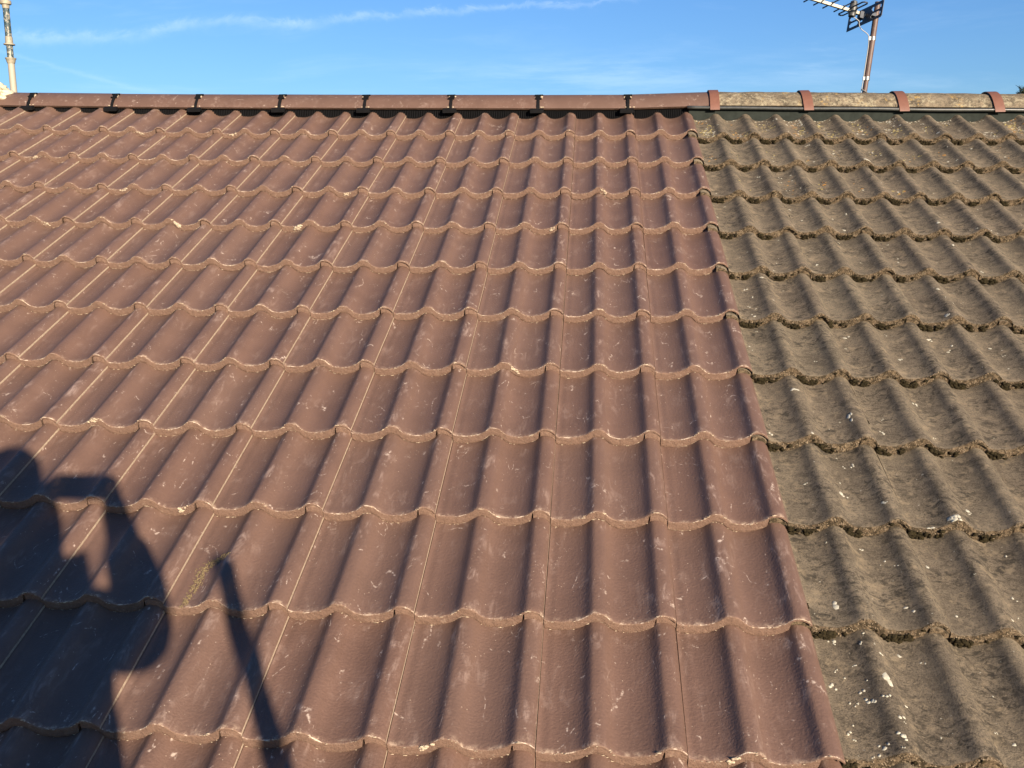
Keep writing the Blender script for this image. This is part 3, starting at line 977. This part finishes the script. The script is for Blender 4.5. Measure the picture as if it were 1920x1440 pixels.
def mast(t): return Vector((1.1330, 1.0, 0.1807)) * (1 - t) + Vector((1.1760, 1.0, 0.6716)) * t
mb = MB(); mb.tube([mast(-1.28), mast(0.18)], 0.0145, 18); mb.tube([mast(0.17), mast(1.07)], 0.0172, 18)
apart(mb, 'mast', M_MAST, auto=True)
for t_ in (0.175, 0.645):
    mb = MB(); mb.tube([mast(t_ - .022), mast(t_ + .022)], 0.0190, 18)
    mb.box(mast(t_) + Vector((-.018, -.006, 0)), .012, .014, .02)
    apart(mb, 'clamp_band', M_GALV, auto=True)
mb = MB(); mb.box(mast(-.01) + Vector((.028, -.01, -.002)), .05, .03, .014); mb.tube([mast(.03) + Vector((-.025, -.015, .01)), mast(-.02) + Vector((.03, -.02, 0))], .003, 6)
mb.box(mast(-.03) + Vector((0, .02, -.2)), .06, .03, .30)
apart(mb, 'bracket', M_GALV)
# array frame
AM = Matrix(((0.3613626, 0.920033, 0.1515121), (-0.926329, 0.3356778, 0.1709825), (0.1064503, -0.2021367, 0.9735549)))
AO = Vector((1.1075, 1.0, 0.6270))
AM4 = Matrix.Translation(AO) @ AM.to_4x4()                     # local x: elements, -y: boom, z: up
# reflector plate with slots, built as a thin slab with real openings
def slot_plate(name, hw, hh, slots, th, M, mat):
    nx_, nz_ = 56, 18
    keep = set()
    def inside(x, z):
        for cx, cz, a, b in slots:
            u = max(abs(x - cx) - (a - b), 0); v_ = z - cz
            if u * u + v_ * v_ < b * b: return True
        return False
    for a in range(nx_):
        for b in range(nz_):
            x = -hw + 2 * hw * (a + .5) / nx_; z = -hh + 2 * hh * (b + .5) / nz_
            corner = abs(x) > hw - .016 and abs(z) > hh - .016 and (abs(x) - hw + .016) ** 2 + (abs(z) - hh + .016) ** 2 > .016 ** 2 and x > 0
            if not inside(x, z) and not corner: keep.add((a, b))
    mb = MB(); vid = {}
    def V_(a, b, s):
        if (a, b, s) not in vid:
            vid[(a, b, s)] = len(mb.v)
            mb.v.append(M @ Vector((-hw + 2 * hw * a / nx_, s * th / 2, -hh + 2 * hh * b / nz_)))
        return vid[(a, b, s)]
    for a, b in keep:
        for s in (-1, 1):
            mb.f.append((V_(a, b, s), V_(a + 1, b, s), V_(a + 1, b + 1, s), V_(a, b + 1, s))); mb.m.append(0)
        for (da, db, p, q) in ((-1, 0, (0, 0), (0, 1)), (1, 0, (1, 0), (1, 1)), (0, -1, (0, 0), (1, 0)), (0, 1, (0, 1), (1, 1))):
            if (a + da, b + db) not in keep:
                mb.f.append((V_(a + p[0], b + p[1], -1), V_(a + q[0], b + q[1], -1), V_(a + q[0], b + q[1], 1), V_(a + p[0], b + p[1], 1))); mb.m.append(0)
    return apart(mb, name, mat)


HW, HH = 0.1655, 0.0500
sl = []
for sx in (-1, 1):
    for sz in (-1, 1):
        sl.append((sx * .104, sz * .0215, .044, .0135))
sl += [(-.030, -.022, .013, .006), (-.030, .004, .013, .006)]
slot_plate('reflector', HW, HH, sl, 0.003, AM4, M_DARKM)


def L3(x, y, z): return AM4 @ Vector((x, -y, z))
# boom
mb = MB(); mb.box((0, -0.28, 0.006), 0.0155, 0.66, 0.0165, AM4)
apart(mb, 'boom', M_CREAM)
mb = MB(); mb.box((0, .045, .006), .026, .022, .026, AM4)
apart(mb, 'boom_end_cap', M_CREAM)
mb = MB(); mb.box((0.004, -0.03, -.004), .030, .030, .040, AM4); mb.box((.03, .02, .0), .06, .03, .02, AM4)
apart(mb, 'boom_clamp', M_DARKM)
# directors
for y, hl in ((.152, .100), (.2331, .098), (.30, .095), (.37, .093), (.44, .090), (.51, .088), (.58, .086)):
    mb = MB(); mb.tube([L3(-hl, y, .018), L3(hl, y, .018)], .0042, 8)
    mb.box((0, -y, .018), .012, .012, .012, AM4)
    apart(mb, 'director', M_DARKM)
# folded dipole
mb = MB(); y0, y1 = .075, .108; hl = .125
mb.tube([L3(-.01, y0, .02), L3(-hl + .012, y0, .02), L3(-hl, (y0 + y1) / 2 - .008, .02), L3(-hl, (y0 + y1) / 2 + .008, .02), L3(-hl + .012, y1, .02), L3(hl - .012, y1, .02),
         L3(hl, (y0 + y1) / 2 + .008, .02), L3(hl, (y0 + y1) / 2 - .008, .02), L3(hl - .012, y0, .02), L3(.01, y0, .02)], .0045, 8)
apart(mb, 'dipole', M_DARKM, smooth=True)
mb = MB()
mb.tube([L3(0, .09, -.025), L3(0, .09, -.004), L3(0, .09, .0), L3(0, .09, .032), L3(0, .09, .036), L3(0, .09, .062), L3(0, .09, .068)], [.020, .022, .024, .026, .022, .020, .012], 18)
apart(mb, 'junction_box', M_GREY, auto=True)
cp = [L3(0.0, .09, -.02), Vector((1.0640, .965, .595)), Vector((1.0684, .97, .5795)), Vector((1.0762, .975, .560)), Vector((1.0930, .98, .544)), Vector((1.1120, .98, .531)), Vector((1.1290, .98, .514)), Vector((1.1335, .985, .495)),
      mast(.55) + Vector((-.020, -.006, 0)), mast(.3) + Vector((-.020, -.006, 0)), mast(.1) + Vector((-.021, -.006, 0)), mast(-.1) + Vector((-.024, -.006, 0))]
sm = []
for a in range(len(cp) - 1):
    p0, p1, p2, p3 = cp[max(a - 1, 0)], cp[a], cp[a + 1], cp[min(a + 2, len(cp) - 1)]
    for q in range(5):
        t_ = q / 5
        sm.append(0.5 * ((2 * p1) + (p2 - p0) * t_ + (2 * p0 - 5 * p1 + 4 * p2 - p3) * t_ ** 2 + (-p0 + 3 * p1 - 3 * p2 + p3) * t_ ** 3))
sm.append(cp[-1])
mb = MB(); mb.tube(sm, .0028, 8)
apart(mb, 'coaxial_cable', M_COAX, smooth=True)

# ------------------------------------------------------------------ flaking pole behind the left end of the ridge
def mat_flake():
    m, t, b = new_mat('flaking_paint_pole')
    oc = t.node('ShaderNodeTexCoord').outputs['Object']
    n = t.noise(t.mapping(oc, (1, 1, .6)), 75, 5, 0.75)
    z = t.node('ShaderNodeSeparateXYZ', ins={0: oc}).outputs[2]
    up = t.step(z, 0.525, 0.535)
    base = t.mix(t.math('MULTIPLY', t.step(n, 0.44, 0.49, smooth=False), up), (0.29, 0.265, 0.205), (0.014, 0.038, 0.045))
    base = t.mix(t.step(t.noise(oc, 25, 4, .7), .5, .7, 0, .35), base, (0.36, 0.27, 0.18))
    t.put(b.inputs['Base Color'], base); b.inputs['Roughness'].default_value = .6
    t.put(b.inputs['Normal'], bump(t, n, .6, .002))
    return m


M_FLAKE = mat_flake()
M_PCREAM = mat_simple('cream_pole_collar', (0.34, 0.30, 0.215), 0.6, var=0.35, nscale=40)
PT, PBm = Vector((-4.5705, 1.4, 0.9295)), Vector((-4.5768, 1.4, 0.3217))
ax = (PT - PBm).normalized()
pole = thing('vent_pole', PBm - ax * 0.85 + Vector((0, 0, 0)), 'pale pole with flaking black and cream paint behind the left end of the ridge', 'pole')
PI_ = Matrix.Translation(-pole.location)


def pp(z): return PBm + ax * ((z - PBm.z) / ax.z)
mb = MB()
mb.tube([pp(-.6), pp(.3), pp(.530)], .0222, 20); mb.tube([pp(.530), pp(.9), pp(1.6)], .0212, 20)
o = mb.build('tube', M_FLAKE, pole, auto=True, mw=PI_)
# painted pattern starts above the lower collar: shift so that object z equals world z
for v in o.data.vertices: v.co -= PI_.inverted().translation
o.matrix_local = Matrix.Identity(4)
o.data.transform(Matrix.Translation(Vector((0, 0, pole.location.z))))
o.matrix_local = Matrix.Translation((0, 0, -pole.location.z))
for zc, rs in ((.536, [(-.025, .0245), (-.012, .029), (0, .031), (.006, .036), (.012, .036), (.014, .024)]),
               (.640, [(-.008, .030), (-.006, .037), (.001, .037), (.004, .026), (.02, .025), (.048, .024), (.05, .021)]),
               (.905, [(-.03, .023), (-.006, .025), (-.004, .036), (.006, .038), (.02, .036), (.022, .022)])):
    mb = MB(); mb.tube([pp(zc + a) for a, _ in rs], [b for _, b in rs], 22)
    mb.build('collar', M_PCREAM, pole, auto=True, mw=PI_)

# ------------------------------------------------------------------ tree beyond the ridge, at the right edge
M_LEAF = mat_simple('dark_needles', (0.022, 0.034, 0.018), 0.8, nscale=9, c2=(0.012, 0.020, 0.011), spec=.2)
M_BARK = mat_simple('bark', (0.09, 0.065, 0.045), 0.9, nscale=20)
tree = thing('conifer_tree', (8.35, 12.0, -7.0), 'dark conifer whose twig tips show above the ridge at the right edge', 'tree')
TI = Matrix.Translation((-8.35, -12.0, 7.0))
mb = MB(); mb.tube([(8.35, 12, -7), (8.38, 12, -4), (8.33, 12, -1), (8.35, 12, 2.0)], [.22, .17, .10, .02], 10)
rt = random.Random(2)
tips = []
for q in range(120):
    z = rt.uniform(-5.2, 1.9); a = rt.uniform(0, 2 * math.pi); Lb = (2.35 - z) * .30 + .3 + rt.uniform(-.3, .25)
    Lb = min(Lb, 1.9)
    p = Vector((8.35, 12, z)); e = p + Vector((math.cos(a) * Lb, math.sin(a) * Lb, Lb * rt.uniform(-.05, .3)))
    tips.append((p, e))
tips.append((Vector((8.35, 12, .6)), Vector((6.62, 12.0, 1.24))))
tips.append((Vector((8.35, 12, .8)), Vector((6.72, 12.1, 1.30))))
tips.append((Vector((8.35, 12, .3)), Vector((6.70, 11.9, 1.02))))
for q in range(26):
    a = Vector((7.10, 12, .93)); tips.append((a, a + Vector((rt.uniform(-.50, -.1), rt.uniform(-.15, .15), rt.uniform(-.25, .40)))))
for p, e in tips: mb.tube([p, e], [.022, .005], 5)
mb.build('trunk', M_BARK, tree, smooth=True, mw=TI)
mb = MB()
for p, e in tips:
    d = (e - p); n = int(d.length * 170) if d.length > .75 else int(d.length * 420)
    for q in range(n):
        t_ = rt.uniform(.15, 1.0) ** .7
        c = p + d * t_ + Vector((rt.gauss(0, .07), rt.gauss(0, .07), rt.gauss(0, .05))) * (1.15 - t_ * .6)
        u = Vector((rt.gauss(0, 1), rt.gauss(0, 1), rt.gauss(0, .7))).normalized() * .5 + d.normalized()
        u = u.normalized() * rt.uniform(.04, .11); s = u.cross(Vector((rt.gauss(0, 1), rt.gauss(0, 1), rt.gauss(0, 1)))).normalized() * rt.uniform(.006, .013)
        k = len(mb.v); mb.v += [c - s, c + s, c + u]; mb.f.append((k, k + 1, k + 2)); mb.m.append(0)
me = mesh('crown', mb.v, mb.f, mb.m, False)
link('crown', me, [M_LEAF], tree, TI)

# ------------------------------------------------------------------ ground and house below
M_GRASS = mat_simple('grass_ground', (0.055, 0.075, 0.028), 0.95, nscale=1.2, c2=(0.09, 0.08, 0.045), bumpd=.02, spec=.2)
mb = MB(); S_ = 1500
vs = []; N_ = 24
for a in range(N_ + 1):
    for b in range(N_ + 1):
        vs.append((-S_ + 2 * S_ * a / N_, -S_ + 2 * S_ * b / N_, -7.0))
fs = [(a * (N_ + 1) + b, (a + 1) * (N_ + 1) + b, (a + 1) * (N_ + 1) + b + 1, a * (N_ + 1) + b + 1) for a in range(N_) for b in range(N_)]
o = link('ground', mesh('ground', vs, fs, None, False), [M_GRASS]); o['kind'] = 'structure'
M_WALL = mat_simple('rendered_wall', (0.50, 0.44, 0.36), 0.9, nscale=8, var=.12, bumpd=.002)
house = thing('house', (-1.2, 0.1, -7.0), 'rendered house walls carrying the two tiled roof slopes', 'house')
HI = Matrix.Translation((1.2, -.1, 7.0))
mb = MB()
for (c, sx, sy) in (((-1.2, -3.80), 6.8, .28), ((-1.2, 4.0), 6.8, .28), ((-4.46, .1), .28, 7.5), ((2.06, .1), .28, 7.5)):
    mb.box((c[0], c[1], -4.48), sx, sy, 5.0)
mb.build('wall', M_WALL, house, mw=HI)
mb = MB(); mb.box((-1.2, -4.02, -2.02), 6.8, .025, .16)
mb.build('fascia', mat_simple('white_fascia', (.75, .75, .72), .5, var=.05), house, mw=HI)
mb = MB()
n = 10
for a in range(n):
    a0, a1 = math.pi * a / n, math.pi * (a + 1) / n
    for r_ in ((.055, .052),):
        vs = [(x_, -4.095 - rr * math.cos(an), -1.965 - rr * math.sin(an)) for x_ in (-4.6, 2.2) for rr in r_ for an in (a0, a1)]
        mb.add((vs, [(0, 4, 5, 1), (2, 3, 7, 6)]))
mb.build('gutter', M_BLACK, house, mw=HI)

# ------------------------------------------------------------------ scaffold the photographer stands on
M_TUBE = mat_simple('galvanised_tube', (0.42, 0.42, 0.40), 0.45, metal=0.8, var=.3, nscale=18)
M_BOARD = mat_simple('scaffold_board', (0.34, 0.25, 0.15), 0.85, nscale=12, c2=(.24, .18, .11), bumpd=.002)
sc = thing('scaffold_platform', (-0.6, -5.2, -7.0), 'boarded scaffold platform at the eaves below the camera', 'scaffold')
SI = Matrix.Translation((.6, 5.2, 7.0))
for k in range(5):
    mb = MB(); mb.box((-0.6, -4.62 - k * .232, -2.021), 4.8, .225, .038)
    mb.build('board', M_BOARD, sc, mw=SI, bevel=.004)
for x in (-2.7, -.9, .9):
    mb = MB(); mb.tube([(x, -4.35, -2.066), (x, -5.9, -2.066)], .0242, 12); mb.build('transom', M_TUBE, sc, smooth=True, mw=SI)
for x, y in ((-2.85, -5.78), (1.65, -5.78), (-2.85, -4.42), (1.65, -4.42)):
    mb = MB(); mb.tube([(x, y, -7.0), (x, y, -2.0)], .0242, 12); mb.build('standard', M_TUBE, sc, smooth=True, mw=SI)
for y in (-4.47, -5.73):
    mb = MB(); mb.tube([(-3.1, y, -2.115), (1.9, y, -2.115)], .0242, 12); mb.build('ledger', M_TUBE, sc, smooth=True, mw=SI)
pst = thing('scaffold_tube', (0.097, -5.45, -2.0), 'upright scaffold tube beside the photographer, seen only by its shadow', 'tube')
mb = MB(); mb.tube([(0, 0, 0.0), (0, 0, 1.455), (0, 0, 1.47), (0, 0, 1.482)], [.0242, .0242, .022, .014], 20)
mb.build('tube', M_TUBE, pst, auto=True)
mb = MB(); mb.box((0, 0, .004), .15, .15, .008); mb.build('base_plate', M_TUBE, pst)

# ------------------------------------------------------------------ the photographer (behind the camera; casts the shadow)
M_SKIN = mat_simple('skin', (0.52, 0.32, 0.23), 0.6, var=.1)
M_JACKET = mat_simple('dark_work_jacket', (0.03, 0.035, 0.05), 0.85, var=.2, nscale=30)
M_TROUSER = mat_simple('grey_trousers', (0.07, 0.07, 0.075), 0.9, var=.2, nscale=30)
M_HAIR = mat_simple('short_brown_hair', (0.05, 0.03, 0.02), 0.8, nscale=120)
M_BOOT = mat_simple('tan_boots', (0.20, 0.12, 0.06), 0.8)
per = thing('person', (-0.36, -5.55, -2.002), 'person in a dark jacket holding a phone up in both hands', 'person')
OFF = Vector((-0.36, -5.55, -2.002))


def skin_obj(name, pts, edges, root, mat, sub=2):
    me = bpy.data.meshes.new(name)
    me.from_pydata([Vector(p[:3]) - OFF for p in pts], edges, [])
    o = link(name, me, [mat], per)
    md = o.modifiers.new('skin', 'SKIN'); md.use_smooth_shade = True
    layer = me.skin_vertices[0].data
    for k, p in enumerate(pts):
        layer[k].radius = (p[3], p[4] if len(p) > 4 else p[3]); layer[k].use_root = (k == root)
    s = o.modifiers.new('sub', 'SUBSURF'); s.levels = sub; s.render_levels = sub
    return o


B = {}
pts = []; edges = []
def P_(n, x, y, z, r, r2=None):
    B[n] = len(pts); pts.append((x, y, z, r, r2 if r2 else r)); return B[n]
def E_(*ns):
    for a, b in zip(ns, ns[1:]): edges.append((B[a], B[b]))
P_('pelvis', -.335, -5.55, -1.02, .16, .12)
P_('belly', -.325, -5.56, -.86, .175, .12)
P_('chest', -.36, -5.55, -.68, .17, .115)
P_('upch', -.385, -5.53, -.575, .13, .09)
P_('neck', -.412, -5.50, -.505, .052)
P_('skull', -.438, -5.465, -.43, .060)
P_('head', -.447, -5.45, -.365, .083, .092)
P_('crown', -.452, -5.455, -.318, .066, .075)
P_('rs', -.235, -5.515, -.640, .070); P_('re', -.180, -5.36, -.750, .062); P_('rf', -.235, -5.28, -.655, .058); P_('rw', -.303, -5.20, -.556, .043); P_('rh', -.338, -5.150, -.495, .034, .022)
P_('ls', -.600, -5.515, -.628, .066); P_('le', -.560, -5.34, -.775, .052); P_('lf', -.525, -5.26, -.675, .050); P_('lw', -.517, -5.19, -.560, .050); P_('lh', -.522, -5.150, -.490, .036, .022)
E_('pelvis', 'belly', 'chest', 'upch', 'neck', 'skull', 'head', 'crown')
E_('upch', 'rs', 're', 'rf', 'rw', 'rh'); E_('upch', 'ls', 'le', 'lf', 'lw', 'lh')
for s, sx in (('r', 1), ('l', -1)):
    x = -.365 + sx * .10
    P_(s + 'hip', x, -5.55, -1.12, .092); P_(s + 'kn', x + sx * .02, -5.53, -1.50, .060); P_(s + 'ca', x + sx * .025, -5.56, -1.68, .056); P_(s + 'an', x + sx * .03, -5.57, -1.91, .040); P_(s + 'to', x + sx * .05, -5.40, -1.965, .036, .032)
    E_('pelvis', s + 'hip', s + 'kn', s + 'ca', s + 'an', s + 'to')
# fingers behind and round the ends of the phone: four and a thumb on each hand
for s, sx, hx in (('r', 1, -.338), ('l', -1, -.530)):
    ed = -.372 if sx > 0 else -.523
    for k in range(4):
        zz = -.478 + k * .0175 - (0.0 if k else .004); ln = (.9, 1.0, .95, .78)[k]
        P_(f'{s}f{k}a', hx + sx * .004, -5.140, zz - .012, .0092); P_(f'{s}f{k}b', hx - sx * .010 * ln, -5.122, zz, .0086); P_(f'{s}f{k}c', ed + sx * .012 - sx * .006 * ln, -5.1165, zz + .002, .0080)
        E_(s + 'h', f'{s}f{k}a', f'{s}f{k}b', f'{s}f{k}c')
    P_(s + 't1', hx - sx * .012, -5.160, -.492, .0115); P_(s + 't2', ed - sx * .002, -5.150, -.482, .0095); E_(s + 'h', s + 't1', s + 't2')
body = skin_obj('body', pts, edges, 0, M_SKIN, 2)
# clothing as shells over the same skeleton
def shell(name, names, grow, mat, root):
    idx = [B[n] for n in names]; mp = {a: k for k, a in enumerate(idx)}
    pp_ = [(pts[a][0], pts[a][1], pts[a][2], pts[a][3] + grow, pts[a][4] + grow) for a in idx]
    ee = [(mp[a], mp[b]) for a, b in edges if a in mp and b in mp]
    return skin_obj(name, pp_, ee, mp[B[root]], mat, 2)


shell('jacket', ['pelvis', 'belly', 'chest', 'upch', 'rs', 're', 'rf', 'rw', 'ls', 'le', 'lf', 'lw'], .012, M_JACKET, 'chest')
shell('trousers', ['pelvis', 'rhip', 'rkn', 'rca', 'ran', 'lhip', 'lkn', 'lca', 'lan'], .010, M_TROUSER, 'pelvis')
for s in ('r', 'l'):
    a, t_ = pts[B[s + 'an']], pts[B[s + 'to']]
    o = skin_obj('boot', [(a[0], a[1], a[2] + .05, .05), (a[0], a[1] - .02, -1.950, .050, .045), (a[0], a[1] + .07, -1.957, .048, .040), (t_[0], t_[1] + .04, -1.962, .044, .034)], [(0, 1), (1, 2), (2, 3)], 1, M_BOOT, 2)
# face and hair
bm = bmesh.new(); bmesh.ops.create_icosphere(bm, subdivisions=4, radius=1)
H = Vector((-.448, -5.452, -.350)) - OFF
vs = []
for v in bm.verts:
    d = v.co.normalized()
    r_ = 1 + .03 * noise.noise(d * 9)
    if d.y > .35 and d.z < .45: r_ *= .80
    if d.z < -.45: r_ *= .85
    vs.append(H + Vector((d.x * .088, d.y * .104, d.z * .112)) * r_ + Vector((0, -.008, .012)))
me = mesh('hair', vs, [tuple(x.index for x in f.verts) for f in bm.faces]); bm.free()
link('hair', me, [M_HAIR], per)
F = Vector((-.446, -5.372, -.368)) - OFF
mb = MB()
mb.add(([F + Vector(q) for q in ((-.004, .0, .022), (.004, 0, .022), (-.016, .004, -.016), (.016, .004, -.016), (0, .028, -.012), (0, .004, -.022))], [(0, 1, 4), (0, 4, 2), (1, 3, 4), (2, 4, 5), (4, 3, 5)]))
mb.build('nose', M_SKIN, per, smooth=True)
for sx in (-1, 1):
    mb = MB(); rr = random.Random(1); blob(mb, F + Vector((sx * .032, -.004, .020)), (.012, .009, .008), rr, sub=2, amp=0); mb.build('eye', mat_simple('eye_white', (.8, .8, .78), .3), per, smooth=True)
    mb = MB(); blob(mb, F + Vector((sx * .086, -.085, 0)), (.010, .020, .032), rr, sub=2, amp=.05); mb.build('ear', M_SKIN, per, smooth=True)
mb = MB(); blob(mb, F + Vector((0, .006, -.042)), (.024, .009, .007), random.Random(2), sub=2, amp=0); mb.build('mouth', mat_simple('lips', (.42, .17, .14), .5), per, smooth=True)
# phone held up landscape, its lens where the camera is
ph = thing('phone', CAM - fwd * .014 + rgt * .045 + dwn * .010, 'black phone held sideways in both hands of the photographer', 'phone')
PM = Matrix(((rgt.x, fwd.x, -dwn.x, 0), (rgt.y, fwd.y, -dwn.y, 0), (rgt.z, fwd.z, -dwn.z, 0), (0, 0, 0, 1)))
mb = MB(); mb.box((0, 0, 0), .147, .0078, .0715); mb.build('case', M_BLACK, ph, mw=PM, bevel=.003)
mb = MB(); mb.box((0, -.0042, 0), .138, .0008, .0650); mb.build('screen', mat_simple('dark_glass', (.01, .01, .012), .1), ph, mw=PM)
mb = MB(); mb.tube([(-.045, .0039, .010), (-.045, .0062, .010)], .0065, 18); mb.build('lens', M_BLACK, ph, mw=PM)
